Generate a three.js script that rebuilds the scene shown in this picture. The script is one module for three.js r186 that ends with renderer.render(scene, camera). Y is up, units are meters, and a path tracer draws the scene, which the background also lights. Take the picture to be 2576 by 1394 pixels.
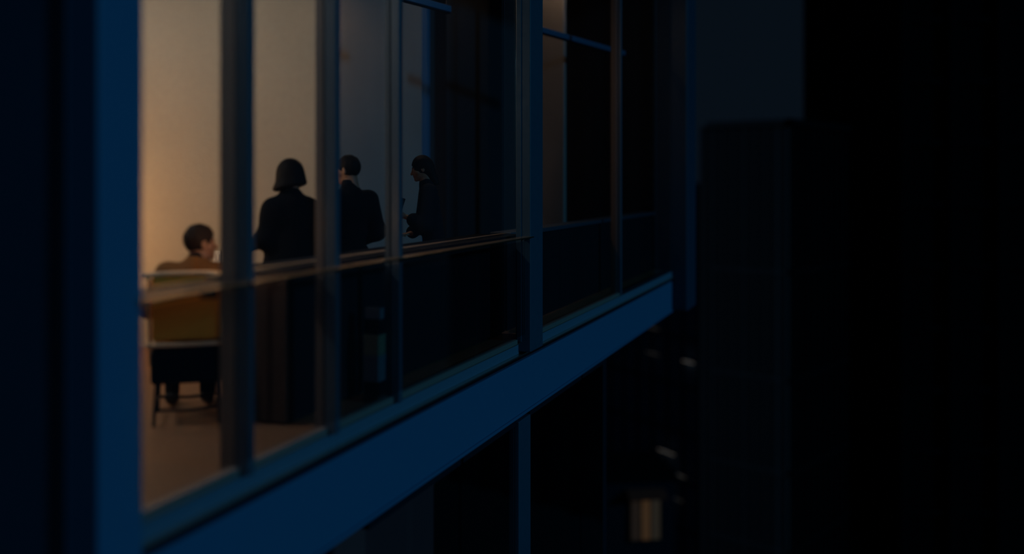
import * as THREE from 'three';
import { RoundedBoxGeometry } from 'three/addons/geometries/RoundedBoxGeometry.js';
import { mergeGeometries } from 'three/addons/utils/BufferGeometryUtils.js';
import { RectAreaLightUniformsLib } from 'three/addons/lights/RectAreaLightUniformsLib.js';
import { ImprovedNoise } from 'three/addons/math/ImprovedNoise.js';

// ------------------------------------------------------------------ camera, sky, light, exposure
const scene = new THREE.Scene();
const W = 2576, H = 1394, FPX = 2400;                       // focal length in pixels
const camera = new THREE.PerspectiveCamera(2 * Math.atan(H / 2 / FPX) * 180 / Math.PI, W / H, 0.1, 400);
camera.position.set(0, 1.6, 0);
camera.lookAt(0, 1.6, -10);
camera.setViewOffset(W, H, 0, 237, W, H);                   // lens shifted down: verticals stay vertical
camera.focus = 9.8;
camera.userData.fStop = camera.getFocalLength() / 1000 / 0.105;   // 105 mm aperture: everything near is soft
scene.add(camera);

const renderer = new THREE.WebGLRenderer({ antialias: true });
renderer.toneMapping = THREE.LinearToneMapping;
renderer.toneMappingExposure = 1;
renderer.shadowMap.enabled = true;
RectAreaLightUniformsLib.init();

const SKY = new THREE.Color().setRGB(0.0021, 0.0044, 0.0078);
scene.background = SKY;

// last blue light of dusk, from the open side to the right of the facade
const dusk = new THREE.DirectionalLight(new THREE.Color().setRGB(0.08, 0.54, 1), 0.40);
dusk.position.set(27, 10, 5);
dusk.target.position.set(0, 0, -9);
dusk.castShadow = true; dusk.shadow.radius = 9;
Object.assign(dusk.shadow.camera, { left: -16, right: 16, top: 16, bottom: -16, near: 1, far: 80 });
dusk.shadow.mapSize.set(2048, 2048);
scene.add(dusk, dusk.target);

// ------------------------------------------------------------------ helpers
const rng = (s => () => ((s = (s * 1664525 + 1013904223) >>> 0) / 4294967296))(7);
const noise = new ImprovedNoise();
const V = (x, y, z) => new THREE.Vector3(x, y, z);
const taken = {};
const numbered = n => { const k = taken[n] = (taken[n] ?? -1) + 1; return k ? `${n}_${String(k).padStart(3, '0')}` : n; };

// the building's own axes: u runs along the facade (away from the camera), z out of it, y up
const THETA = Math.atan2(FPX, 872);                         // facade direction
const DU = V(Math.cos(THETA), 0, -Math.sin(THETA)), DN = V(Math.sin(THETA), 0, Math.cos(THETA));
const at = (u, y, v = 0) => V(0, y, 0).addScaledVector(DN, -3.24 - v).addScaledVector(DU, u);   // v: depth into the room

function tag(o, label, category, group, kind) {
  if (label) o.userData.label = label;
  if (category) o.userData.category = category;
  if (group) o.userData.group = group;
  if (kind) o.userData.kind = kind;
  return o;
}
function thing(name, label, category, p, turn = THETA, group) {
  const o = new THREE.Group(); o.name = numbered(name); o.position.copy(p); o.rotation.y = turn; scene.add(o);
  return tag(o, label, category, group);
}
function struct(name, p, turn = THETA, label) {
  const o = new THREE.Group(); o.name = name; o.position.copy(p); o.rotation.y = turn; scene.add(o);
  return tag(o, label, null, null, 'structure');
}
function mesh(name, geos, mat, parent) {
  const list = Array.isArray(geos) ? geos : [geos];
  const g = list.length > 1 ? mergeGeometries(list.map(x => x.index ? x.toNonIndexed() : x)) : list[0];
  const m = new THREE.Mesh(g, mat); m.name = name; m.castShadow = m.receiveShadow = true;
  parent.add(m); return m;
}
function uvMetres(g) {
  const p = g.attributes.position, n = g.attributes.normal, uv = new Float32Array(p.count * 2);
  for (let i = 0; i < p.count; i++) {
    const ax = Math.abs(n.getX(i)), ay = Math.abs(n.getY(i)), az = Math.abs(n.getZ(i));
    const [a, b] = ay > ax && ay > az ? [p.getX(i), p.getZ(i)] : ax > az ? [p.getZ(i), p.getY(i)] : [p.getX(i), p.getY(i)];
    uv[2 * i] = a; uv[2 * i + 1] = b;
  }
  g.setAttribute('uv', new THREE.BufferAttribute(uv, 2)); return g;
}
function box(w, h, d, x = 0, y = 0, z = 0, r = 0) {         // centred on x, z; y is its underside
  const g = r ? new RoundedBoxGeometry(w, h, d, 2, Math.min(r, w / 2.01, h / 2.01, d / 2.01)) : new THREE.BoxGeometry(w, h, d);
  g.translate(x, y + h / 2, z); return uvMetres(g);
}
function tube(a, b, r, seg = 12) {
  const d = b.clone().sub(a), g = new THREE.CylinderGeometry(r, r, d.length(), seg);
  g.applyQuaternion(new THREE.Quaternion().setFromUnitVectors(V(0, 1, 0), d.clone().normalize()));
  const c = a.clone().add(b).multiplyScalar(0.5); g.translate(c.x, c.y, c.z); return g;
}
const bar = (pts, r) => new THREE.TubeGeometry(new THREE.CatmullRomCurve3(pts, false, 'catmullrom', 0.2), 24, r, 8);

// ------------------------------------------------------------------ materials
function tex(n, fn, repeat = 1) {
  const d = new Uint8Array(n * n * 4);
  for (let j = 0; j < n; j++) for (let i = 0; i < n; i++) {
    const c = fn(i / n, j / n), k = 4 * (j * n + i);
    for (let q = 0; q < 3; q++) d[k + q] = Math.max(0, Math.min(255, 255 * c[q])); d[k + 3] = 255;
  }
  const t = new THREE.DataTexture(d, n, n); t.wrapS = t.wrapT = THREE.RepeatWrapping; t.magFilter = THREE.LinearFilter;
  t.minFilter = THREE.LinearMipmapLinearFilter; t.generateMipmaps = true; t.repeat.set(repeat, repeat); t.needsUpdate = true; return t;
}
const srgb = t => { t.colorSpace = THREE.SRGBColorSpace; return t; };
const per = (x, y, f, o) => {                               // noise that tiles over the unit square
  const a = noise.noise(x * f, y * f, o), b = noise.noise((x - 1) * f, y * f, o), c = noise.noise(x * f, (y - 1) * f, o), d = noise.noise((x - 1) * f, (y - 1) * f, o);
  return (a * (1 - x) + b * x) * (1 - y) + (c * (1 - x) + d * x) * y;
};
const plasterTex = srgb(tex(256, (x, y) => { const n = 0.95 + 0.05 * per(x, y, 4, 1.3) + 0.02 * per(x, y, 40, 5.1); return [n, n, n]; }, 0.4));
const plasterBump = tex(256, (x, y) => { const n = 0.5 + 0.3 * per(x, y, 24, 2.7) + 0.2 * per(x, y, 60, 9.1); return [n, n, n]; }, 0.6);
const woodTex = srgb(tex(512, (x, y) => {
  const g = per(x, y, 3, 4.4) * 0.5 + Math.sin((y * 60 + 3 * per(x, y, 3, 2.2)) * 2) * 0.06 + 0.1 * per(x, y * 1.0, 30, 7.7);
  const n = 0.86 + 0.16 * g; return [n, n * 0.97, n * 0.93];
}, 0.5));
const metalRough = tex(256, (x, y) => { const n = 0.82 + 0.14 * per(x, y, 18, 3.3); return [n, n, n]; }, 0.8);
const std = (rgb, rough = 0.8, o = {}) => new THREE.MeshStandardMaterial({ color: new THREE.Color().setRGB(...rgb), roughness: rough, ...o });
const matte = (rgb, rough = 0.95, k = 0.15) => new THREE.MeshPhysicalMaterial({ color: new THREE.Color().setRGB(...rgb), roughness: rough, specularIntensity: k });
const M = {
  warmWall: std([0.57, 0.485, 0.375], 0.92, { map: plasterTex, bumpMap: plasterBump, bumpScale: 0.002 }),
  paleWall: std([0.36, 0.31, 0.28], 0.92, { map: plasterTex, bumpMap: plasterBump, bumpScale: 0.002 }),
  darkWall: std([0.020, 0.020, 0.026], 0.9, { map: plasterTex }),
  bluePanel: std([0.08, 0.17, 0.30], 0.7),
  ceiling: std([0.10, 0.10, 0.11], 0.95, { map: plasterTex }),
  floor: std([0.48, 0.25, 0.15], 0.55, { map: woodTex }),
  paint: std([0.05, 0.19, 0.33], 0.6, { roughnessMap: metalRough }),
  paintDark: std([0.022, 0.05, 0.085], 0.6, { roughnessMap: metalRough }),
  sillPaint: std([0.14, 0.20, 0.27], 0.6, { roughnessMap: metalRough }),
  endWall: std([0.06, 0.16, 0.26], 0.8, { map: plasterTex }),
  frame: std([0.075, 0.10, 0.135], 0.55, { roughnessMap: metalRough }),
  frameLit: std([0.24, 0.17, 0.145], 0.6),  // frame colour browned to hold the warm room light
  railWood: std([0.80, 0.52, 0.31], 0.6),
  brass: std([1.0, 0.66, 0.40], 0.26, { metalness: 1 }),
  steel: std([0.80, 0.66, 0.54], 0.33, { metalness: 1 }),
  ledge: matte([0.010, 0.013, 0.022], 0.9, 0.15),
  ledgeBrown: std([0.13, 0.075, 0.055], 0.7, { map: woodTex }),
  panelDark: matte([0.030, 0.022, 0.028], 0.8, 0.2),
  panelBrown: std([0.10, 0.055, 0.045], 0.75, { map: woodTex }),
  ochre: std([0.95, 0.35, 0.03], 0.9),
  seat: matte([0.006, 0.008, 0.014]),
  blackMetal: std([0.02, 0.02, 0.022], 0.45, { metalness: 0.6 }),
  black: matte([0.006, 0.0065, 0.009]),
  navy: matte([0.008, 0.010, 0.016]),
  charcoal: matte([0.011, 0.011, 0.013]),
  ochreKnit: std([0.20, 0.082, 0.018], 0.95),
  hair: matte([0.009, 0.006, 0.006], 0.7, 0.25),
  brownHair: matte([0.022, 0.012, 0.008], 0.7, 0.3),
  skin: std([1, 1, 1], 0.6, { vertexColors: true }),
  leather: std([0.010, 0.009, 0.009], 0.5),
  white: std([0.72, 0.70, 0.66], 0.5),
  card: std([0.5, 0.32, 0.18], 0.85),
  cardGrey: std([0.28, 0.24, 0.26], 0.85),
  tape: std([0.30, 0.22, 0.13], 0.4),
  glass: new THREE.MeshPhysicalMaterial({ color: new THREE.Color().setRGB(0.93, 0.96, 0.97), roughness: 0.0, transmission: 1, thickness: 0, ior: 1.5 }),
  glassDark: new THREE.MeshPhysicalMaterial({ color: new THREE.Color().setRGB(0.85, 0.85, 0.88), roughness: 0.0, transmission: 1, thickness: 0, ior: 1.5 }),
  columnPaintDimmed: std([0.03, 0.075, 0.115], 0.7, { roughnessMap: metalRough }),  // blue paint darkened to stand in for dusk light fading along the facade
  frameHalfLit: std([0.12, 0.09, 0.085], 0.6),  // inside frame copy with less of the warm light in its colour
  frameShaded: std([0.04, 0.06, 0.085], 0.6),  // inside frame copy with shade put into its colour
  glassTint: new THREE.MeshPhysicalMaterial({ color: new THREE.Color().setRGB(0.88, 0.89, 0.90), roughness: 0.0, transmission: 1, thickness: 0, ior: 1.5 }),  // tint that dims whatever lies below the handrail
  lowerWall: std([0.30, 0.09, 0.08], 0.9, { map: plasterTex }),
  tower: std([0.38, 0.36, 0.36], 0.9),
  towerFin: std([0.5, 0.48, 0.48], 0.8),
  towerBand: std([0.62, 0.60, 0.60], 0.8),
  shadeBlack: matte([0.004, 0.004, 0.005]),  // near-black colour carries the shade of the tower's right side
  lowerFrame: matte([0.012, 0.016, 0.024]),
  officeWall: std([0.08, 0.16, 0.26], 0.9),
  blackTower: matte([0.003, 0.003, 0.004]),
  blackRib: matte([0.0045, 0.0045, 0.006]),
  ground: std([0.02, 0.021, 0.025], 0.95),
  canopy: std([0.03, 0.06, 0.12], 0.8),
  awning: matte([0.30, 0.05, 0.03]),
};
const glow = (rgb, k) => new THREE.MeshStandardMaterial({ color: 0x000000, emissive: new THREE.Color().setRGB(...rgb), emissiveIntensity: k, roughness: 1 });

// ------------------------------------------------------------------ large structure of the building
const U0 = 3.36, U1 = 17.4, CEIL = 5.4, BACK = 3.0;
const um = (U0 + U1) / 2, ul = U1 - U0;
{ // floor slab, its planked finish is one dark stained wood surface
  mesh('floor_finish', box(ul, 0.02, BACK + 1.6, 0, -0.02, -(BACK + 1.6) / 2 - 0.02), M.floor, struct('floor', at(um, 0)));
  mesh('slab', box(ul, 0.5, BACK + 1.6, 0, -0.56, -(BACK + 1.6) / 2 - 0.02), M.darkWall, scene.getObjectByName('floor'));
  mesh('ceiling_slab', box(ul + 0.5, 0.25, BACK + 1.9, 0, 0, -(BACK + 1.9) / 2 + 0.1), M.ceiling, struct('ceiling', at(um, CEIL)));
  // the bright partition that closes the lit part of the room
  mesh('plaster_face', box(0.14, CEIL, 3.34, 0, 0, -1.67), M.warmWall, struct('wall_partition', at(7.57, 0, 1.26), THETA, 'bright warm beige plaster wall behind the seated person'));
  // lit room's back wall and the far part's back wall
  mesh('plaster_face', box(4.5, CEIL, 0.15, 0, 0, -0.075), M.warmWall, struct('wall_back', at(5.4, 0, BACK + 1.6)));
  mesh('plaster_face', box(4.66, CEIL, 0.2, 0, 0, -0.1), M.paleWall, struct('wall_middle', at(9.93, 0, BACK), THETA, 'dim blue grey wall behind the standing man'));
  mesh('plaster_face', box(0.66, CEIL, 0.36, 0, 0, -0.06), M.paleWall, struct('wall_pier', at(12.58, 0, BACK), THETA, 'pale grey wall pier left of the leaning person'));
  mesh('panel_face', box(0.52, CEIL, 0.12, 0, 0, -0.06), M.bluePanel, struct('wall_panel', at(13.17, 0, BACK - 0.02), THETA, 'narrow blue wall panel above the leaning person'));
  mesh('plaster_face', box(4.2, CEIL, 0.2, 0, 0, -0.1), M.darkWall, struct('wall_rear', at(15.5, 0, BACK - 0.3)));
  mesh('plaster_face', box(0.2, CEIL, BACK + 1.6, 0, 0, -(BACK + 1.6) / 2), M.darkWall, struct('wall_far', at(U1 + 0.1, 0, 0)));
  mesh('plaster_face', box(0.18, 16, BACK + 1.6, 0, -9, -(BACK + 1.6) / 2 - 0.13), M.endWall, struct('wall_end', at(3.414, 0, 0), THETA, 'dark end wall of the building at the left edge'));
  mesh('pillar_face', box(0.14, CEIL, 0.44, 0, 0, 0, 0.02), M.paleWall, struct('column_inner', at(14.5, 0, 1.35), THETA, 'dim grey indoor pillar seen through the far window'));
}
{ // corner column: dark flank and blue lit face
  const g = struct('column_corner', at(3.46, -9, 0), THETA, 'blue painted corner column in the left foreground');
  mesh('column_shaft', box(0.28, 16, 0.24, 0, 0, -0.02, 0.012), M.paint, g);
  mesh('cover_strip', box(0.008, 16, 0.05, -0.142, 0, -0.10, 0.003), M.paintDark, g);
}
{ // the column between the near and the far windows, and the shaft below the floor
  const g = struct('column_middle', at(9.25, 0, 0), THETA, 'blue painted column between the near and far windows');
  mesh('column_shaft', box(0.4, CEIL, 0.16, 0, -0.1, 0.07, 0.012), M.columnPaintDimmed, g);
  mesh('cover_strip', box(0.02, CEIL, 0.05, -0.205, 0, 0.03, 0.004), M.columnPaintDimmed, g);
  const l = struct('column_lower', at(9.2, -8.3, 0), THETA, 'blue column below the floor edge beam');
  mesh('column_shaft', box(0.36, 7.5, 0.12, 0, 0, -0.02, 0.012), M.columnPaintDimmed, l);
  const e = struct('column_far', at(17.95, -0.75, 0), THETA, 'dark teal column at the far end of the facade');
  mesh('column_shaft', box(1.0, 6.6, 0.5, 0, 0, 0.05, 0.02), M.paintDark, e);
}
{ // edge of the floor: sill ledge, drip nosing, recess, wide blue beam
  const L = 17.55 - 3.5, m = (17.55 + 3.5) / 2;
  const b = struct('beam_edge', at(m, 0), THETA, 'wide blue beam along the floor edge rising to the right');
  mesh('beam_face', box(L, 0.54, 0.16, 0, -0.75, -0.06, 0.012), M.paint, b);
  mesh('beam_lip', box(L, 0.03, 0.20, 0, -0.765, -0.06, 0.006), M.paint, b);
  mesh('shadow_gap', box(L, 0.10, 0.08, 0, -0.22, -0.06), M.lowerFrame, b);  // recess coloured near-black, its shade is in the colour
  const s = struct('sill', at(m, 0), THETA, 'blue grey window sill above the edge beam');
  mesh('sill_face', box(L, 0.10, 0.10, 0, -0.125, -0.03, 0.006), M.sillPaint, s);
  mesh('nosing', box(L, 0.014, 0.07, 0, -0.139, 0.03, 0.005), M.steel, s);
  mesh('upper_bead', box(L, 0.008, 0.03, 0, -0.025, 0.017, 0.003), M.steel, s);
}
// windows: one per bay, each with pane, left mullion and frame rails
function bay(n, u0, u1, y0, h, mull, glass, fm, label, deep = 0.08, inner = 0.10, im = M.frameLit) {
  const w = u1 - u0, g = struct(`window_${n}`, at(u0, y0), THETA, label);
  if (mull) {
    mesh('mullion', box(0.058, h, deep, 0.0, 0, deep / 2 + 0.004, 0.005), M.frame, g);
    mesh('mullion_inside', box(0.058, h, inner, 0.0, 0, -0.008 - inner / 2, 0.005), im, g);
  }
  mesh('bottom_rail', box(w - 0.058, 0.045, 0.07, w / 2, 0, -0.012, 0.004), fm, g);
  mesh('top_rail', box(w - 0.058, 0.05, 0.07, w / 2, h - 0.05, -0.012, 0.004), fm, g);
  mesh('pane', box(w - 0.05, h - 0.08, 0.012, w / 2, 0.035, 0), glass, g);
}
bay(1, 3.53, 4.47, -0.02, CEIL, false, M.glass, M.frameLit, 'tall window beside the corner column lit warm from inside');
bay(2, 4.47, 5.40, -0.02, CEIL, true, M.glass, M.frameLit, 'tall window in front of the woman with bobbed hair');
bay(3, 5.40, 6.33, -0.02, CEIL, true, M.glass, M.frameLit, 'tall window in front of the man in the dark jacket', 0.08, 0.06, M.frameHalfLit);
bay(4, 6.33, 9.05, -0.02, CEIL, true, M.glass, M.frameLit, 'wide dark window in front of the leaning person', 0.065, 0.04, M.frameShaded);
bay(5, 9.45, 13.4, -0.02, CEIL, false, M.glass, M.frameLit, 'dark window right of the middle column');
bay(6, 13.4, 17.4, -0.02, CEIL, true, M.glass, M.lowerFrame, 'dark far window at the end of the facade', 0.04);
// storey below
{
  const y0 = -5.4, h = 4.62;
  bay(7, 5.9, 7.6, y0, h, false, M.glassDark, M.lowerFrame, 'dark window under the beam left of the lower column', 0.04);
  bay(8, 7.6, 9.02, y0, h, false, M.glassDark, M.lowerFrame, 'dark window under the beam beside the lower column', 0.03);
  bay(9, 9.38, 11.4, y0, h, false, M.glassDark, M.lowerFrame, 'dark window under the beam right of the lower column', 0.03);
  bay(10, 11.4, 12.5, y0, h, false, M.glassDark, M.lowerFrame, 'farthest dark window under the beam', 0.03);
  mesh('plaster_face', box(12.5 - U0, 7, 0.2, 0, -7.7, 0), M.lowerWall, struct('wall_lower', at((12.5 + U0) / 2, 0, 2.6)));
  mesh('floor_finish', box(12.6 - U0, 0.2, 2.9, 0, -0.2, -1.45), M.darkWall, struct('floor_lower', at((12.6 + U0) / 2, -5.4, -0.1)));
  mesh('plaster_face', box(0.2, 7, 2.6, 0, -7.7, -1.3), M.lowerFrame, struct('wall_lower_far', at(12.6, 0, 0)));
}

// ------------------------------------------------------------------ handrail outside, ledges inside
{
  const t = thing('handrail', 'long warm gleaming handrail with added tinted guard glass crossing the windows', 'handrail', at(3.55, 0, 0));
  const L = 9.07 - 3.55, z = 0.115;
  mesh('rail', box(L, 0.014, 0.11, L / 2, 1.05, z + 0.012, 0.006), M.brass, t);
  const ends = [3.56, 4.47, 5.40, 6.33, 7.69, 9.05];
  for (let k = 0; k < 5; k++) mesh('added_guard_glass', box(ends[k + 1] - ends[k] - 0.02, 0.93, 0.012, (ends[k] + ends[k + 1]) / 2 - 3.55, 0.09, z, 0.003), M.glassTint, t);  // panels added to darken the bays below the rail
  for (const u of [4.47, 5.40, 6.33, 9.02]) mesh('bracket', tube(V(u - 3.55, 1.035, 0.07), V(u - 3.55, 1.05, z), 0.009), M.blackMetal, t);
}
{
  const t = thing('window_ledge', 'shallow dark ledge inside the warm lit window at left', 'ledge', at(3.56, 0, 0));
  const L = 4.42 - 3.56;
  mesh('ledge_board', box(L, 0.035, 0.14, L / 2, 1.025, -0.09, 0.004), M.ledgeBrown, t);
  mesh('edge_trim', box(L, 0.006, 0.045, L / 2, 1.06, -0.15, 0.002), M.brass, t);
  for (const x of [0.12, L - 0.12]) mesh('support', box(0.03, 0.05, 0.10, x, 0.975, -0.07), M.blackMetal, t);
}
{
  const t = thing('bar_counter', 'long dark counter with a brown end behind the glass where people stand', 'counter', at(4.6, 0, 0));
  const L = 9.5 - 4.6;
  mesh('counter_top', box(L, 0.04, 0.22, L / 2, 1.02, -0.215, 0.006), M.ledge, t);
  mesh('edge_trim', box(L, 0.006, 0.065, L / 2, 1.06, -0.295, 0.002), M.steel, t);
  tag(mesh('end_panel', box(0.025, 1.0, 0.32, 0.80, 0.02, -0.455, 0.003), M.panelBrown, t), 'brown wooden end panel');
  for (let k = 0; k < 5; k++) mesh('front_panel', box(0.81, 1.0, 0.03, 1.23 + k * 0.817, 0.02, -0.31, 0.003), M.panelDark, t);
  mesh('rear_panel', box(L - 0.82, 1.0, 0.02, L / 2 + 0.41, 0.02, -0.605), M.panelDark, t);
  mesh('rear_top', box(L - 0.80, 0.03, 0.29, L / 2 + 0.40, 1.02, -0.475, 0.004), M.ledge, t);
  mesh('plinth', box(L - 0.82, 0.02, 0.24, L / 2 + 0.41, 0, -0.45), M.panelDark, t);
}
{
  const t = thing('far_counter', 'dim dark counter inside the far windows right of the column', 'counter', at(9.55, 0, 0));
  const L = 17.2 - 9.55;
  mesh('counter_top', box(L, 0.05, 0.24, L / 2, 1.02, -0.36, 0.006), M.frame, t);
  for (let k = 0; k < 4; k++) mesh('front_panel', box(L / 4 - 0.01, 1.0, 0.03, (k + 0.5) * L / 4, 0.02, -0.30), M.panelDark, t);
}
{ // five small boxes stacked inside the glass beside the third mullion
  const g = 'small boxes stacked inside the glass';
  const rows = [
    [0.115, 0.05, M.panelBrown, 'flat reddish brown box lying lowest in the small stack'],
    [0.10, 0.10, M.navy, 'dark box second from the bottom of the small stack'],
    [0.12, 0.19, M.cardGrey, 'dim grey box in the middle of the small stack'],
    [0.125, 0.15, M.card, 'tan cardboard box that is brightest in the small stack'],
    [0.09, 0.11, M.navy, 'dark box under the topmost grey box'],
    [0.07, 0.08, M.cardGrey, 'smallest grey box on top of the stack']];
  let y = 0;
  for (const [w, h, m, label] of rows) {
    const t = thing('small_box', label, 'box', at(6.22, y, 0.09), THETA + (rng() - 0.5) * 0.12, g);
    mesh('carton', box(w, h * 0.86, 0.12, 0, 0, 0, 0.003), m, t);
    mesh('lid', box(w + 0.005, h * 0.14, 0.125, 0, h * 0.86, 0, 0.002), m, t);
    mesh('tape', box(0.018, 0.001, 0.127, 0, h, 0), M.tape, t);
    y += h + 0.001;
  }
}
{ // white switch plate on the bright partition
  const t = thing('switch_plate', 'white switch plate on the beige wall right of the seated person', 'light switch', at(7.5, 0.84, 2.44), THETA - Math.PI / 2);
  mesh('plate', box(0.085, 0.12, 0.01, 0, 0, 0.005, 0.004), M.white, t);
  for (const x of [-0.018, 0.018]) mesh('rocker', box(0.028, 0.06, 0.006, x, 0.03, 0.012, 0.002), M.white, t);
}
// ------------------------------------------------------------------ lamps added out of view to warm the room
const addedPendantGroup = 'pendant lamps added under the ceiling, out of view';
function pendant(u, v, y, k, rgb, label) {
  const t = thing('added_pendant_lamp', label, 'lamp', at(u, y, v), THETA, addedPendantGroup);
  const prof = [[0.028, 0.20], [0.03, 0.16], [0.075, 0.12], [0.15, 0.03], [0.16, 0.0], [0.156, 0.0], [0.146, 0.03], [0.07, 0.115], [0.024, 0.155]];
  mesh('lamp_shade', new THREE.LatheGeometry(prof.map(p => new THREE.Vector2(...p)), 32), M.blackMetal, t);
  mesh('cord', tube(V(0, 0.2, 0), V(0, CEIL - y, 0), 0.005, 6), M.blackMetal, t);
  const b = new THREE.SphereGeometry(0.05, 20, 14); b.translate(0, 0.0, 0); mesh('bulb', b, glow(rgb, 2.5), t);
  const l = new THREE.PointLight(new THREE.Color().setRGB(...rgb), k, 0, 2); l.castShadow = true; l.shadow.radius = 2; t.add(l);
}
pendant(4.2, 2.6, 3.75, 6.6, [1, 0.93, 0.84], 'added black pendant lamp over the chair side of the lit room');
pendant(5.5, 3.9, 3.75, 2.2, [1, 0.93, 0.84], 'added black pendant lamp by the back wall of the lit room');
pendant(9.6, 1.7, 4.1, 2.4, [1, 0.66, 0.42], 'added dim black pendant lamp beyond the partition');
pendant(14.0, 0.9, 5.1, 1.2, [1, 0.66, 0.42], 'added dim black pendant lamp in the far part of the room');
// two floor lamps added for warm light: one in the far corner, one hidden from the photograph's viewpoint by the first mullion
function addedFloorLamp(u, v, h, k, rad, label) {
  const t = thing('added_floor_lamp', label, 'lamp', at(u, 0, v));
  mesh('base', new THREE.LatheGeometry([[0, 0.02], [0.10, 0.018], [0.11, 0.01], [0.11, 0], [0, 0]].map(p => new THREE.Vector2(...p)), 28), M.blackMetal, t);
  mesh('pole', tube(V(0, 0.02, 0), V(0, h, 0), 0.010), M.blackMetal, t);
  const b = new THREE.SphereGeometry(rad, 28, 18); b.translate(0, h + rad, 0); mesh('globe', b, glow([1, 0.55, 0.22], 1.2), t);
  mesh('collar', tube(V(0, h - 0.03, 0), V(0, h + 0.012, 0), rad * 0.45, 18), M.blackMetal, t);
  const l = new THREE.PointLight(new THREE.Color().setRGB(1, 0.50, 0.18), k, 0, 2); l.position.set(0, h + rad, 0); l.castShadow = true; l.shadow.radius = 2; t.add(l);
}
addedFloorLamp(6.4, 4.1, 1.1, 4.6, 0.10, 'added floor lamp with a warm globe in the corner left of the seated person');
addedFloorLamp(5.28, 0.62, 1.24, 0.2, 0.06, 'added slim globe floor lamp just behind the first mullion beside the ochre chair');
// slim suspended ceiling tracks, seen through the dark windows
function track(a, b, label) {
  const d = b.clone().sub(a), L = d.length();
  const t = thing('ceiling_track', label, 'light track', a.clone(), Math.atan2(-d.z, d.x), 'slim tracks hung under the ceiling');
  mesh('channel', box(L, 0.075, 0.06, L / 2, 0, 0, 0.006), M.bluePanel, t);
  mesh('cover', box(L - 0.02, 0.02, 0.045, L / 2, -0.02, 0, 0.003), M.panelDark, t);
  for (const f of [0.06, 0.94]) mesh('hanger', tube(V(L * f, 0.07, 0), V(L * f, CEIL - a.y, 0), 0.006, 6), M.blackMetal, t);
}
track(V(-1.35, 3.7, -10.8), V(-0.77, 3.7, -11.75), 'shorter blue grey ceiling track above the leaning person');
track(V(0.15, 3.7, -12.9), V(1.85, 3.7, -15.75), 'longer blue grey ceiling track right of the middle column');

// ------------------------------------------------------------------ chair
const CHAIR = at(5.36, 0, 1.06);
const chairTurn = Math.atan2(0.30, 1) + Math.PI;            // its back towards the camera
{
  const t = thing('lounge_chair', 'ochre backed chair with dark upholstered seat beside the warm lit window', 'chair', CHAIR, chairTurn);
  const back = new RoundedBoxGeometry(0.43, 0.43, 0.055, 3, 0.02);
  { const p = back.attributes.position; for (let i = 0; i < p.count; i++) p.setZ(i, p.getZ(i) - 0.35 * p.getX(i) ** 2 * -1.6); back.computeVertexNormals(); }
  back.translate(0, 0.775, -0.215); mesh('backrest', back, M.ochre, t);
  mesh('back_rail', bar([V(-0.27, 0.99, -0.20), V(-0.12, 1.005, -0.225), V(0.12, 1.005, -0.225), V(0.27, 0.99, -0.20)], 0.016), M.railWood, t);
  mesh('seat_rail', bar([V(-0.25, 0.535, -0.21), V(-0.1, 0.535, -0.235), V(0.1, 0.535, -0.235), V(0.25, 0.535, -0.21)], 0.015), M.railWood, t);
  mesh('seat', box(0.45, 0.22, 0.45, 0, 0.27, 0.01, 0.03), M.seat, t);
  mesh('seat_cushion', box(0.43, 0.05, 0.43, 0, 0.475, 0.015, 0.022), M.seat, t);
  for (const sx of [-1, 1]) {
    mesh('back_post', tube(V(0.225 * sx, 0.40, -0.20), V(0.235 * sx, 1.0, -0.21), 0.011), M.brass, t);
    for (const sz of [-1, 1]) mesh('leg', tube(V(0.19 * sx, 0.28, 0.19 * sz), V(0.205 * sx, 0.0, 0.21 * sz), 0.011), M.blackMetal, t);
    mesh('stretcher', tube(V(0.20 * sx, 0.11, -0.205), V(0.20 * sx, 0.11, 0.205), 0.009), M.blackMetal, t);
  }
  for (const z of [-0.205, 0.205]) mesh('stretcher', bar([V(-0.2, 0.11, z), V(0, 0.095, z), V(0.2, 0.11, z)], 0.011), M.blackMetal, t);
}

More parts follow.
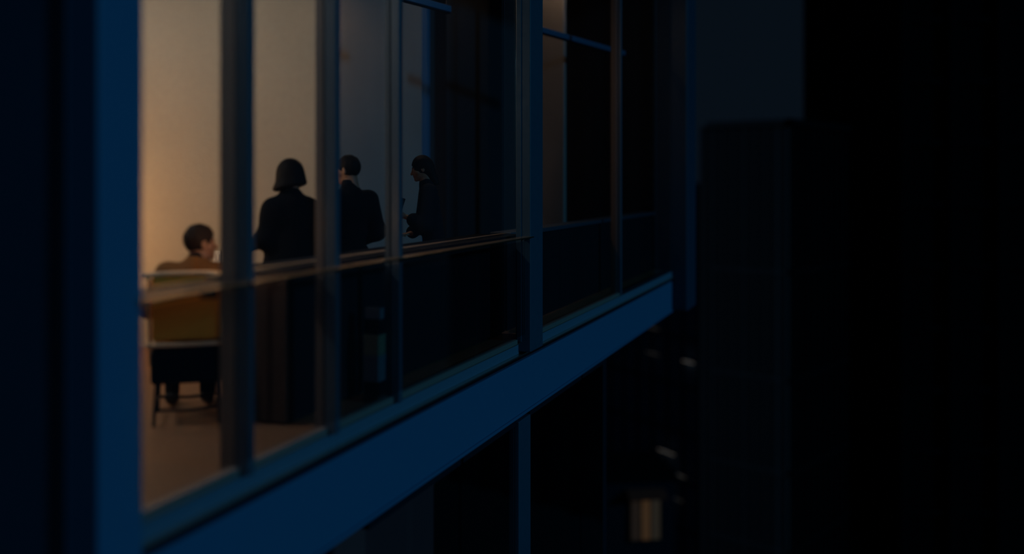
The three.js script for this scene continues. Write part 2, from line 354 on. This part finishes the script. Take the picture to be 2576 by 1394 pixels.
// ------------------------------------------------------------------ people: smooth distance fields meshed with surface nets
function surfaceNets(f, lo, hi, cell) {
  const n = [0, 1, 2].map(i => Math.ceil((hi[i] - lo[i]) / cell) + 2), [nx, ny, nz] = n;
  const val = new Float32Array(nx * ny * nz), id = (i, j, k) => (k * ny + j) * nx + i;
  for (let k = 0; k < nz; k++) for (let j = 0; j < ny; j++) for (let i = 0; i < nx; i++)
    val[id(i, j, k)] = f(lo[0] + i * cell, lo[1] + j * cell, lo[2] + k * cell);
  const pos = [], idx = [], vid = new Int32Array(nx * ny * nz).fill(-1);
  const c8 = [[0, 0, 0], [1, 0, 0], [0, 1, 0], [1, 1, 0], [0, 0, 1], [1, 0, 1], [0, 1, 1], [1, 1, 1]];
  const e12 = [[0, 1], [2, 3], [4, 5], [6, 7], [0, 2], [1, 3], [4, 6], [5, 7], [0, 4], [1, 5], [2, 6], [3, 7]];
  for (let k = 0; k < nz - 1; k++) for (let j = 0; j < ny - 1; j++) for (let i = 0; i < nx - 1; i++) {
    let m = 0; const v = c8.map(([a, b, c], q) => { const x = val[id(i + a, j + b, k + c)]; if (x < 0) m |= 1 << q; return x; });
    if (m === 0 || m === 255) continue;
    let x = 0, y = 0, z = 0, w = 0;
    for (const [a, b] of e12) if ((v[a] < 0) !== (v[b] < 0)) {
      const t = v[a] / (v[a] - v[b]), A = c8[a], B = c8[b];
      x += A[0] + t * (B[0] - A[0]); y += A[1] + t * (B[1] - A[1]); z += A[2] + t * (B[2] - A[2]); w++;
    }
    vid[id(i, j, k)] = pos.length / 3;
    pos.push(lo[0] + (i + x / w) * cell, lo[1] + (j + y / w) * cell, lo[2] + (k + z / w) * cell);
  }
  for (let k = 1; k < nz - 1; k++) for (let j = 1; j < ny - 1; j++) for (let i = 1; i < nx - 1; i++) {
    const s = val[id(i, j, k)] < 0;
    const quad = (a, b, c, d, flip) => { if (a < 0 || b < 0 || c < 0 || d < 0) return; flip ? idx.push(a, c, b, a, d, c) : idx.push(a, b, c, a, c, d); };
    if (s !== val[id(i + 1, j, k)] < 0) quad(vid[id(i, j - 1, k - 1)], vid[id(i, j, k - 1)], vid[id(i, j, k)], vid[id(i, j - 1, k)], !s);
    if (s !== val[id(i, j + 1, k)] < 0) quad(vid[id(i - 1, j, k - 1)], vid[id(i - 1, j, k)], vid[id(i, j, k)], vid[id(i, j, k - 1)], !s);
    if (s !== val[id(i, j, k + 1)] < 0) quad(vid[id(i - 1, j - 1, k)], vid[id(i, j - 1, k)], vid[id(i, j, k)], vid[id(i - 1, j, k)], !s);
  }
  const g = new THREE.BufferGeometry();
  g.setAttribute('position', new THREE.Float32BufferAttribute(pos, 3)); g.setIndex(idx); g.computeVertexNormals(); return g;
}
const smin = (a, b, k) => { const h = Math.max(k - Math.abs(a - b), 0) / k; return Math.min(a, b) - h * h * k * 0.25; };
// bone: tapered capsule, flattened front to back by fz
const bone = (a, b, ra, rb, fz = 1) => ({ a, b, ra, rb, fz });
function dBone(o, x, y, z) {
  const dx = o.b[0] - o.a[0], dy = o.b[1] - o.a[1], dz = (o.b[2] - o.a[2]) * o.fz;
  const px = x - o.a[0], py = y - o.a[1], pz = (z - o.a[2]) * o.fz;
  let t = (px * dx + py * dy + pz * dz) / (dx * dx + dy * dy + dz * dz + 1e-9); t = t < 0 ? 0 : t > 1 ? 1 : t;
  const ex = px - t * dx, ey = py - t * dy, ez = pz - t * dz;
  return Math.sqrt(ex * ex + ey * ey + ez * ez) - (o.ra + (o.rb - o.ra) * t);
}
const dEll = (x, y, z, c, r) => { const a = (x - c[0]) / r[0], b = (y - c[1]) / r[1], d = (z - c[2]) / r[2], k = Math.sqrt(a * a + b * b + d * d); return (k - 1) * Math.min(r[0], r[1], r[2]); };
const field = (bones, k) => (x, y, z) => { let d = 9; for (const o of bones) d = smin(d, dBone(o, x, y, z), k); return d; };
function bounds(bones, pad) {
  const lo = [9, 9, 9], hi = [-9, -9, -9];
  for (const o of bones) for (const [p, r] of [[o.a, o.ra], [o.b, o.rb]]) for (let i = 0; i < 3; i++) { lo[i] = Math.min(lo[i], p[i] - r - pad); hi[i] = Math.max(hi[i], p[i] + r + pad); }
  return [lo, hi];
}
const skinTone = [0.30, 0.145, 0.085];
function paint(g, fn) {
  const p = g.attributes.position, c = new Float32Array(p.count * 3);
  for (let i = 0; i < p.count; i++) c.set(fn(p.getX(i), p.getY(i), p.getZ(i)), 3 * i);
  g.setAttribute('color', new THREE.BufferAttribute(c, 3)); return g;
}
function dHead(x, y, z) {
  const ax = Math.abs(x);
  let d = dEll(x, y, z, [0, 0.032, -0.012], [0.076, 0.094, 0.096]);
  d = smin(d, dEll(x, y, z, [0, -0.045, 0.028], [0.055, 0.068, 0.066]), 0.03);
  d = smin(d, dBone(bone([0, -0.05, -0.02], [0, -0.15, -0.035], 0.054, 0.058), x, y, z), 0.03);        // neck
  d = smin(d, dBone(bone([0.012, 0.026, 0.080], [0.042, 0.026, 0.068], 0.011, 0.010), ax, y, z), 0.012); // brow
  d = smin(d, dBone(bone([0.045, -0.02, 0.062], [0.052, -0.025, 0.045], 0.014, 0.014), ax, y, z), 0.02); // cheek
  d = -smin(-d, dEll(ax, y, z, [0.031, 0.006, 0.098], [0.018, 0.012, 0.016]), 0.012);                    // socket
  d = Math.min(d, dEll(ax, y, z, [0.031, 0.005, 0.074], [0.0125, 0.0125, 0.0125]));                      // eyeball
  d = smin(d, dBone(bone([0, 0.015, 0.084], [0, -0.028, 0.108], 0.008, 0.012), x, y, z), 0.012);         // nose
  d = smin(d, dEll(ax, y, z, [0.012, -0.031, 0.094], [0.009, 0.007, 0.010]), 0.006);
  d = smin(d, dBone(bone([0, -0.050, 0.090], [0.020, -0.052, 0.082], 0.0065, 0.004), ax, y, z), 0.006);  // lips
  d = smin(d, dBone(bone([0, -0.062, 0.089], [0.017, -0.060, 0.082], 0.0075, 0.004), ax, y, z), 0.006);
  d = smin(d, dEll(x, y, z, [0, -0.092, 0.074], [0.022, 0.018, 0.018]), 0.02);                           // chin
  d = smin(d, dEll(ax, y, z, [0.080, 0.0, -0.012], [0.010, 0.031, 0.019]), 0.006);                       // ear
  d = -smin(-d, dEll(ax, y, z, [0.091, 0.002, -0.008], [0.006, 0.018, 0.010]), 0.006);
  return d;
}
function headColour(x, y, z) {
  const ax = Math.abs(x);
  const e = Math.hypot(ax - 0.031, y - 0.005, z - 0.074);
  if (e < 0.0138 && z > 0.078) return Math.hypot(ax - 0.031, y - 0.005) < 0.006 ? [0.02, 0.012, 0.008] : [0.55, 0.52, 0.48];
  if (Math.abs(y + 0.056) < 0.012 && ax < 0.021 && z > 0.082) return [0.26, 0.085, 0.07];
  if (Math.abs(y - 0.033) < 0.006 && ax > 0.012 && ax < 0.046 && z > 0.06) return [0.03, 0.018, 0.012];
  return skinTone;
}
const hairs = {
  bob: (x, y, z) => {
    let d = dEll(x, y, z, [0, 0.026, -0.012], [0.106, 0.116, 0.114]);
    d = smin(d, dBone({ a: [0, 0.055, -0.014], b: [0, -0.085, -0.026], ra: 0.078, rb: 0.146, fz: 1.08 }, x, y, z), 0.04) + 0.013 * Math.sin(26 * Math.atan2(x, z + 0.02)) * Math.max(0, 0.06 - y);
    d = -smin(-d, 0.086 + y + 0.25 * (z + 0.02) + 0.12 * x, 0.035);
    return Math.max(d, -dEll(x, y, z, [0, -0.055, 0.125], [0.066, 0.125, 0.105]));
  },
  cropped: (x, y, z) => {
    let d = dEll(x, y, z, [0, 0.038, -0.016], [0.088, 0.105, 0.106]) + 0.002 * Math.sin(90 * x) * Math.sin(80 * z + 30 * y);
    d = Math.max(d, -0.055 - y + 1.1 * Math.max(0, z + 0.03));
    d = Math.max(d, -dEll(x, y, z, [0, -0.07, 0.11], [0.075, 0.125, 0.085]));
    return Math.max(d, -dEll(Math.abs(x), y, z, [0.088, -0.005, 0.0], [0.02, 0.04, 0.03]));
  },
  swept: (x, y, z) => {
    let d = dEll(x, y, z, [0, 0.036, -0.018], [0.090, 0.107, 0.109]) + 0.002 * Math.sin(110 * x + 20 * y);
    d = smin(d, dBone(bone([0, 0.0, -0.07], [0, -0.16, -0.105], 0.075, 0.055, 1.2), x, y, z), 0.04);
    d = Math.max(d, -dEll(x, y, z, [0, -0.06, 0.112], [0.072, 0.128, 0.092]));
    return Math.max(d, -0.19 - y);
  },
};
function handBones(w, dir, palm, side, curl) {               // five separate fingers bent towards the palm
  const f = V(...dir).normalize(), n = V(...palm); n.addScaledVector(f, -n.dot(f)).normalize(); const s = f.clone().cross(n).multiplyScalar(side), o = V(...w);
  const P = (a, b, c = 0) => o.clone().addScaledVector(f, a).addScaledVector(s, b).addScaledVector(n, c).toArray();
  const out = [bone(P(-0.05, 0), P(0.01, 0), 0.026, 0.024)], off = [0.029, 0.010, -0.010, -0.028], len = [0.070, 0.079, 0.073, 0.057];
  const fingers = [];
  off.forEach((x, i) => {
    out.push(bone(P(0.01, x * 0.55), P(0.082 - 0.004 * Math.abs(i - 1), x), 0.015, 0.0115));
    let p = V(...P(0.082 - 0.004 * Math.abs(i - 1), x)), ang = 0;
    [0.45, 0.31, 0.24].forEach((q, j) => {
      ang += curl[i] * [0.7, 1, 0.7][j];
      const e = p.clone().addScaledVector(f, Math.cos(ang) * len[i] * q).addScaledVector(n, Math.sin(ang) * len[i] * q).addScaledVector(s, x * 0.06);
      fingers.push(bone(p.toArray(), e.toArray(), 0.0096 - 0.001 * j, 0.0088 - 0.001 * j)); p = e;
    });
  });
  let p = V(...P(0.022, 0.026, 0.004));
  for (const [l, a, b, c] of [[0.040, 0.62, 0.72, 0.3], [0.032, 0.85, 0.40, 0.35], [0.026, 0.93, 0.10, 0.35]]) {
    const e = p.clone().addScaledVector(f, a * l).addScaledVector(s, b * l).addScaledVector(n, c * l);
    fingers.push(bone(p.toArray(), e.toArray(), 0.012, 0.0095)); p = e;
  }
  return [out, fingers];
}
function makePerson(o) {
  const t = thing('person', o.label, 'person', o.at, o.turn);
  const J = o.joints, fl = 1.35;
  const torso = (e, low) => [
    bone([J.chest[0] - 0.09, J.chest[1], J.chest[2]], [J.chest[0] + 0.09, J.chest[1], J.chest[2]], 0.118 + e, 0.118 + e, fl),
    bone([J.shL[0] * 0.72, J.shL[1] - 0.055, J.shL[2]], [J.shR[0] * 0.72, J.shR[1] - 0.055, J.shR[2]], 0.068 + e, 0.068 + e, 1.1),
    bone([J.neck[0], J.neck[1] - 0.01, J.neck[2]], J.shL, 0.055 + e, 0.046 + e), bone([J.neck[0], J.neck[1] - 0.01, J.neck[2]], J.shR, 0.055 + e, 0.046 + e),
    bone(J.chest, J.waist, 0.135 + e, 0.125 + e, fl),
    bone([J.waist[0] - 0.05, J.waist[1], J.waist[2]], [J.waist[0] + 0.05, J.waist[1], J.waist[2]], 0.105 + e, 0.105 + e, fl),
    bone(J.waist, J.pelvis, 0.125 + e, 0.13 + e, 1.25),
    bone(J.hipL, J.hipR, 0.105 + e, 0.105 + e, 1.1)];
  const arm = (e, s, upTo = 1) => {
    const sh = J['sh' + s], el = J['el' + s], wr = J['wr' + s], c = [0, 1, 2].map(i => el[i] + (wr[i] - el[i]) * upTo);
    return [bone(sh, el, 0.052 + e, 0.042 + e), bone(el, c, 0.041 + e, 0.041 + (0.028 - 0.041) * upTo + e)];
  };
  const leg = (e, s) => [bone(J['hip' + s], J['kn' + s], 0.083 + e, 0.056 + e), bone(J['kn' + s], J['an' + s], 0.052 + e, 0.037 + e)];
  const neck = bone(J.neck, [J.head[0], J.head[1] - 0.07, J.head[2] - 0.02], 0.064, 0.055);
  // the body: one mesh
  const bb = [...torso(-0.012), neck, ...arm(-0.004, 'L'), ...arm(-0.004, 'R'), ...leg(-0.008, 'L'), ...leg(-0.008, 'R')];
  for (const s of 'LR') bb.push(bone(J['an' + s], J['toe' + s], 0.036, 0.026));
  const parts = [paint(surfaceNets(field(bb, 0.035), ...bounds(bb, 0.03), 0.013), () => skinTone)];
  const hm = new THREE.Matrix4().makeRotationFromEuler(new THREE.Euler(o.headPitch ?? 0, o.headYaw ?? 0, 0, 'YXZ')).setPosition(...J.head);
  parts.push(paint(surfaceNets(dHead, [-0.11, -0.16, -0.13], [0.11, 0.15, 0.14], 0.0042), headColour).applyMatrix4(hm));
  for (const s of 'LR') {
    const h = o['hand' + s], wr = J['wr' + s], el = J['el' + s], dir = h.dir ?? wr.map((x, i) => x - el[i]);
    const [palm, fing] = handBones(wr, dir, h.palm, s === 'L' ? h.flip ?? 1 : -(h.flip ?? 1), h.curl);
    const fp = field(palm, 0.012);
    parts.push(paint(surfaceNets((x, y, z) => { let d = fp(x, y, z); let e = 9; for (const b of fing) e = Math.min(e, dBone(b, x, y, z)); return smin(d, e, 0.006); }, ...bounds([...palm, ...fing], 0.015), 0.0034), () => skinTone));
  }
  parts.forEach(g => g.deleteAttribute('uv'));
  mesh('body', parts, M.skin, t);
  mesh('hair', surfaceNets(hairs[o.hair], [-0.17, -0.24, -0.2], [0.17, 0.17, 0.15], 0.0055).applyMatrix4(hm), o.hairMat, t);
  // upper garment
  const up = [...torso(0.014)];
  for (const s of 'LR') up.push(...arm(o.bulk ?? 0.018, s, o.sleeve?.[s] ?? 0.9));
  const collar = bone(J.neck, [0, 1, 2].map(i => J.neck[i] + (J.head[i] - J.neck[i]) * 0.28), 0.076, 0.07);
  up.push(collar);
  let f = field(up, o.skirt ? 0.07 : 0.045), [lo, hi] = bounds(up, 0.04);
  if (o.skirt) {                                             // a coat hangs on below the hips
    const sk = bone([J.pelvis[0], J.pelvis[1], J.pelvis[2]], [J.pelvis[0], o.skirt, J.pelvis[2] + 0.01], 0.185, 0.235, 1.2), g0 = f;
    const sk2 = bone([J.chest[0], J.chest[1] - 0.02, J.chest[2]], [J.pelvis[0], J.pelvis[1], J.pelvis[2]], 0.135, 0.205, 1.25);
    f = (x, y, z) => Math.max(smin(g0(x, y, z), Math.min(dBone(sk, x, y, z), dBone(sk2, x, y, z)) + 0.004 * Math.sin(9 * Math.atan2(z, x)) * Math.max(0, 1.1 - y), 0.05), o.skirt - y);
    lo = lo.map((v, i) => Math.min(v, [J.pelvis[0] - 0.3, o.skirt - 0.03, J.pelvis[2] - 0.3][i])); hi = hi.map((v, i) => Math.max(v, [J.pelvis[0] + 0.3, 0, J.pelvis[2] + 0.3][i]));
  } else if (!o.seated) { const g0 = f, b = J.pelvis[1] - 0.10; f = (x, y, z) => Math.max(g0(x, y, z), b - y); }
  mesh(o.topName, surfaceNets(f, lo, hi, 0.011), o.topMat, t);
  if (o.undershirt) mesh('shirt_collar', surfaceNets(field([bone(J.neck, [0, 1, 2].map(i => J.neck[i] + (J.head[i] - J.neck[i]) * 0.42), 0.074, 0.066)], 0.02), ...bounds([collar], 0.06), 0.007), o.undershirt, t);
  const tr = [bone(J.hipL, J.hipR, 0.108, 0.108, 1.1), ...leg(0.012, 'L'), ...leg(0.016, 'R')];
  mesh('trousers', surfaceNets(field(tr, 0.03), ...bounds(tr, 0.03), 0.012), o.legMat ?? M.charcoal, t);
  for (const s of 'LR') {
    const a = J['an' + s], e = J['toe' + s], sole = Math.min(a[1], e[1]) - 0.032;
    const b = [bone([a[0], a[1] - 0.03, a[2] - 0.02], e, 0.045, 0.036), bone([a[0], a[1] + 0.02, a[2]], [a[0], a[1] - 0.03, a[2] - 0.01], 0.045, 0.046)], g0 = field(b, 0.02);
    mesh('shoe', surfaceNets((x, y, z) => Math.max(g0(x, y, z), o.sole - y), ...bounds(b, 0.02), 0.007), M.leather, t);
  }
  return t;
}
function standing(Ht, lean = 0) {                            // joints in metres, facing +z, left is +x
  const k = Ht / 1.755, L = y => lean * Math.max(0, y - 0.95), j = (x, y, z) => [x * k, y * k, (z + L(y)) * k];
  return {
    pelvis: j(0, 0.97, 0), waist: j(0, 1.12, 0), chest: j(0, 1.31, -0.005), neck: j(0, 1.45, -0.02), head: j(0, 1.63, 0.015),
    shL: j(0.175, 1.415, -0.015), shR: j(-0.175, 1.415, -0.015), elL: j(0.24, 1.13, -0.03), elR: j(-0.24, 1.13, -0.03), wrL: j(0.16, 1.02, 0.17), wrR: j(-0.16, 1.02, 0.17),
    hipL: j(0.088, 0.92, 0), hipR: j(-0.088, 0.92, 0), knL: j(0.10, 0.50, 0.015), knR: j(-0.10, 0.50, 0.015), anL: j(0.105, 0.085, -0.02), anR: j(-0.105, 0.085, -0.02),
    toeL: j(0.13, 0.036, 0.13), toeR: j(-0.13, 0.036, 0.13) };
}
const relaxed = [0.35, 0.4, 0.45, 0.5], holding = [0.7, 0.75, 0.8, 0.85];
const yaw = (x, z) => Math.atan2(x, z);
{ // woman with bobbed hair, back to the window
  const J = standing(1.77);
  Object.assign(J, { shL: [0.138, 1.40, -0.015], shR: [-0.138, 1.40, -0.015], elL: [0.205, 1.17, -0.02], elR: [-0.205, 1.15, -0.02], wrL: [0.25, 1.11, 0.21] });
  makePerson({ label: 'woman with dark bobbed hair in a long black coat seen from behind', at: at(6.36, 0, 0.9), turn: yaw(-0.55, -0.83), joints: J, hair: 'bob', hairMat: M.hair, headYaw: 0.25,
    handL: { palm: [0, 1, 0.1], curl: [0.3, 0.35, 0.4, 0.45], flip: -1 }, handR: { palm: [1, 0, -0.2], curl: relaxed }, topName: 'coat', topMat: M.black, skirt: 0.38, sole: 0.0, bulk: 0.022 });
  const p = thing('phone', 'dark phone in the left hand of the woman with bobbed hair', 'phone', at(6.36, 0, 0.9), yaw(-0.55, -0.83));
  mesh('case', box(0.075, 0.009, 0.15, 0.258, 1.135, 0.32, 0.004), M.leather, p);
  mesh('screen', box(0.069, 0.001, 0.143, 0.258, 1.144, 0.32), M.ledge, p);
}
{ // man with cropped hair
  const J = standing(1.83);
  Object.assign(J, { shL: [0.2, 1.45, -0.015], shR: [-0.2, 1.45, -0.015], elL: [0.285, 1.17, -0.02], elR: [-0.285, 1.17, -0.02] });
  makePerson({ label: 'man with short dark hair in a dark jacket facing away into the room', at: at(7.27, 0, 0.9), turn: yaw(-0.72, -0.69), joints: J, hair: 'cropped', hairMat: M.hair, headYaw: 0.35, headPitch: 0.1,
    handL: { palm: [-1, 0, -0.2], curl: relaxed }, handR: { palm: [1, 0, -0.2], curl: relaxed }, topName: 'jacket', topMat: M.black, undershirt: M.navy, sole: 0.0, bulk: 0.036, legMat: M.black });
}
{ // person leaning on the counter, in profile, holding a dark notebook
  const J = standing(1.87, 0.16);
  Object.assign(J, { elL: [0.245, 1.17, 0.14], wrL: [0.17, 1.235, 0.33], elR: [-0.22, 1.18, 0.16], wrR: [-0.02, 1.12, 0.32] });
  J.elL = [0.25, 1.18, 0.10]; J.wrL = [0.20, 1.27, 0.31];
  J.elR = [-0.20, 1.17, 0.12]; J.wrR = [0.16, 1.095, 0.24];
  const P = at(8.86, 0, 0.82), T = yaw(-1, 0.12);
  makePerson({ label: 'person in dark clothes leaning on the counter, bare hands catching warm light', at: P, turn: T, joints: J, hair: 'swept', hairMat: M.hair, headPitch: 0.22,
    handL: { palm: [-0.9, 0, 0.3], curl: [0.75, 0.8, 0.85, 0.9], dir: [-0.1, 0.35, 0.9] }, handR: { palm: [0, -1, 0], curl: [0.15, 0.15, 0.18, 0.2], dir: [0.75, -0.05, 0.65] },
    topName: 'jacket', topMat: M.navy, sleeve: { L: 0.55, R: 0.85 }, sole: 0.0, bulk: 0.036, legMat: M.black });
  const b = thing('notebook', 'dark notebook held up by the leaning person', 'notebook', P, T);
  const c = box(0.012, 0.17, 0.12, 0, 0, 0, 0.003); c.rotateX(-0.3); c.translate(0.165, 1.295, 0.40); mesh('cover', c, M.leather, b);
  const q = box(0.008, 0.16, 0.113, 0, 0.004, 0.004); q.rotateX(-0.3); q.translate(0.155, 1.295, 0.40); mesh('pages', q, M.cardGrey, b);
}
{ // person sitting on the chair
  const j = (x, y, z) => [x, y, z];
  const J = { pelvis: j(0, 0.655, -0.01), waist: j(0, 0.74, -0.005), chest: j(-0.02, 0.885, 0.0), neck: j(-0.05, 1.015, -0.005), head: j(-0.085, 1.178, 0.03),
    shL: j(0.135, 0.99, 0), shR: j(-0.205, 0.98, 0), elL: j(0.25, 0.74, 0.06), elR: j(-0.25, 0.74, 0.06), wrL: j(0.13, 0.70, 0.27), wrR: j(-0.13, 0.70, 0.27),
    hipL: j(0.09, 0.635, 0.02), hipR: j(-0.09, 0.635, 0.02), knL: j(0.12, 0.58, 0.43), knR: j(-0.12, 0.58, 0.43), anL: j(0.12, 0.09, 0.40), anR: j(-0.12, 0.09, 0.40), toeL: j(0.135, 0.038, 0.55), toeR: j(-0.135, 0.038, 0.55) };
  makePerson({ label: 'seated person in an ochre jumper with the head turned right', at: CHAIR, turn: chairTurn, joints: J, hair: 'cropped', hairMat: M.brownHair, headYaw: -1.15, seated: true,
    handL: { palm: [0, -1, 0], curl: relaxed, dir: [-0.3, -0.1, 1] }, handR: { palm: [0, -1, 0], curl: relaxed, dir: [0.3, -0.1, 1] }, topName: 'jumper', topMat: M.ochreKnit, undershirt: M.navy, sole: 0.0 });
}

// ------------------------------------------------------------------ the city outside
const GY = -24;
mesh('paving', box(300, 0.3, 300, 60, -0.3, -100), M.ground, struct('ground', V(0, GY, 0), 0));
{ // tower with fins: prism with a left and a right face
  const K = V(15.1, GY, -52), top = 4.85 - GY;
  const t = thing('dark_tower', 'dark ribbed tower with faint floor bands right of the facade', 'tower', K, 0);
  const dl = V(-0.768, 0, -0.64), dr = V(0.643, 0, -0.766), LL = 5.2, LR = 8.4;
  const A = V(0, 0, 0), B = dl.clone().multiplyScalar(LL), C = dr.clone().multiplyScalar(LR), D = B.clone().add(C);
  const sh = new THREE.Shape([A, C, D, B].map(p => new THREE.Vector2(p.x, -p.z)));
  const g = new THREE.ExtrudeGeometry(sh, { depth: top, bevelEnabled: false }); g.rotateX(-Math.PI / 2);
  mesh('tower_body', g, M.shadeBlack, t);
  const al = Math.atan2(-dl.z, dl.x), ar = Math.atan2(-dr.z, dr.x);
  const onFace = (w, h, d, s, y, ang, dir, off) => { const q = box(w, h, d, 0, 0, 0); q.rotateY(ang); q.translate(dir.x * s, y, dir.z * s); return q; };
  mesh('lighter_side_sheet', onFace(LL - 0.1, top - 0.2, 0.06, LL / 2, 0, al, dl), M.tower, t);  // paler sheet laid on so the left face reads lighter
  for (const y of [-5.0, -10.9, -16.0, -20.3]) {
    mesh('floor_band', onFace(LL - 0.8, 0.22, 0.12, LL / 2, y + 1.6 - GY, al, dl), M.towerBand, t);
    mesh('floor_band', onFace(LR, 0.22, 0.34, LR / 2, y + 1.6 - GY, ar, dr), M.shadeBlack, t);
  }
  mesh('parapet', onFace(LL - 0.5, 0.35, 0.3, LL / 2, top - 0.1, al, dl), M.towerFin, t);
  mesh('parapet', onFace(LR + 0.2, 0.35, 0.5, LR / 2, top - 0.1, ar, dr), M.shadeBlack, t);
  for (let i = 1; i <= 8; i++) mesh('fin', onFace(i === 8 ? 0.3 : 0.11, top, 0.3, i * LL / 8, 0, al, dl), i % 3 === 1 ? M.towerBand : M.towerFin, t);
  for (let i = 1; i <= 10; i++) mesh('fin', onFace(0.11, top, 0.3, i * LR / 10, 0, ar, dr), M.shadeBlack, t);
}
{ // black block that fills the right side of the view
  const t = thing('black_tower', 'black unlit tower block filling the right edge', 'tower', V(38, GY, -72), 0);
  mesh('tower_body', box(26, 60, 20, 0, 0, 0, 0.2), M.blackTower, t);
  for (let i = 0; i < 9; i++) mesh('pier', box(0.6, 60, 0.5, -12.6 + i * 3.15, 0, 10.2), M.blackRib, t);
  for (let i = 1; i < 15; i++) mesh('floor_band', box(26, 0.4, 0.3, 0, i * 4, 10.1), M.blackRib, t);
}
{ // low office block with a few lit strips
  const P = V(12.2, GY, -60), ang = Math.atan2(0.857, -0.514), L = 11, top = 1.3 - GY;
  const t = thing('office_block', 'dark low office block between the facade and the ribbed tower', 'building', P, ang);
  mesh('wall', box(L, top, 8, L / 2, 0, 4, 0.05).translate(0, 0, 0), M.officeWall, t);
  t.children[0].geometry.translate(0, 0, 0);
  for (let i = 1; i < 8; i++) mesh('floor_band', box(L, 0.18, 0.2, L / 2, i * 3.1, -0.05), M.paintDark, t);
  for (let i = 0; i < 7; i++) mesh('pier', box(0.16, top, 0.16, 0.6 + i * 1.55, 0, -0.05), M.paintDark, t);
  mesh('roof_edge', box(L, 0.3, 8.2, L / 2, top, 4), M.officeWall, t);
}
scene.updateMatrixWorld(true);
{
  // strip lamps on the office block: [distance along its face, height, length, strength]
  const ang = Math.atan2(0.857, -0.514), P = V(12.2, GY, -60), dir = V(-0.514, 0, -0.857);
  const rows = [[1.45, -9.9, 1.1, 0.08, 'brightest upper lit strip lamp on the low office block'], [3.6, -16.2, 1.7, 0.08, 'longest lit strip lamp low on the office block'],
    [2.35, -17.4, 1.3, 0.04, 'thin lit strip lamp just below the longest one'], [5.0, -8.2, 1.3, 0.02, 'faint strip lamp high at the left of the office block'],
    [5.0, -9.9, 1.3, 0.02, 'faint strip lamp under the high left one'], [2.7, -19.0, 1.5, 0.02, 'faint lowest strip lamp on the office block']];
  for (const [s, y, l, k, label] of rows) {
    const t = thing('strip_lamp', label, 'lamp', V(P.x + dir.x * s, y, P.z + dir.z * s), ang, 'strip lamps on the low office block');
    mesh('housing', box(l, 0.10, 0.12, 0, 0.05, -0.16, 0.02), M.officeWall, t);
    mesh('diffuser', box(l * 0.98, 0.07, 0.05, 0, -0.01, -0.2, 0.02), glow([1, 0.86, 0.72], k), t);
    const q = new THREE.PointLight(new THREE.Color().setRGB(1, 0.86, 0.72), k * 0.2, 0, 2); q.position.set(0, 0, -0.35); q.castShadow = true; t.add(q);
  }
}
{ // little lit shop front below
  const t = thing('corner_shop', 'small dark building with one warm lit shop window far below', 'building', V(6.2, GY, -46), 0.12);
  mesh('wall', box(5.4, 11.2, 4, -1.0, 0, -2.05, 0.03), M.lowerFrame, t);
  mesh('roof', box(5.7, 0.25, 4.3, -1.0, 11.2, -2.05, 0.03), M.shadeBlack, t);
  const y = 8.35;
  const w = mesh('window', [box(1.6, 0.08, 0.12, 0.25, y - 0.06, 0), box(1.6, 0.08, 0.12, 0.25, y + 1.95, 0), box(0.08, 2.1, 0.12, -0.52, y - 0.06, 0), box(0.08, 2.1, 0.12, 1.02, y - 0.06, 0), box(0.06, 2.0, 0.1, 0.02, y, 0), box(0.05, 2.0, 0.1, 0.5, y, 0)], M.blackMetal, t);
  for (const [x, ww, rgb, k] of [[-0.23, 0.46, [1, 0.72, 0.55], 0.009], [0.26, 0.44, [1, 0.55, 0.26], 0.032], [0.76, 0.46, [1, 0.85, 0.62], 0.014]]) mesh('pane', box(ww, 1.9, 0.02, x, y + 0.02, -0.01), glow(rgb, k), w);
  const a = box(1.9, 0.06, 0.7, 0, 0, 0.35, 0.01); a.rotateX(0.5); a.translate(0.25, y + 2.45, 0); mesh('awning', a, M.awning, t);
  const q = new THREE.PointLight(new THREE.Color().setRGB(1, 0.6, 0.32), 0.05, 0, 2); q.position.set(0.25, y + 1.2, 0.5); q.castShadow = true; t.add(q);
}
{
  const t = thing('blue_canopy', 'faint blue canopy left of the lit shop window far below', 'canopy', V(3.9, GY, -42), 0.1);
  const g = new THREE.CylinderGeometry(0.95, 0.95, 1.8, 24, 1, false, 0, Math.PI); g.rotateZ(Math.PI / 2); g.scale(1, 0.8, 1); g.rotateX(0); g.translate(0, 7.3, 0);
  mesh('canopy_cloth', g, M.canopy, t);
  for (const x of [-0.8, 0.8]) for (const z of [-0.7, 0.7]) mesh('post', tube(V(x, 0, z), V(x, 7.4, z), 0.05, 8), M.blackMetal, t);
}
scene.traverse(o => { if (o.isMesh) { o.castShadow = true; o.receiveShadow = true; } });
renderer.render(scene, camera);
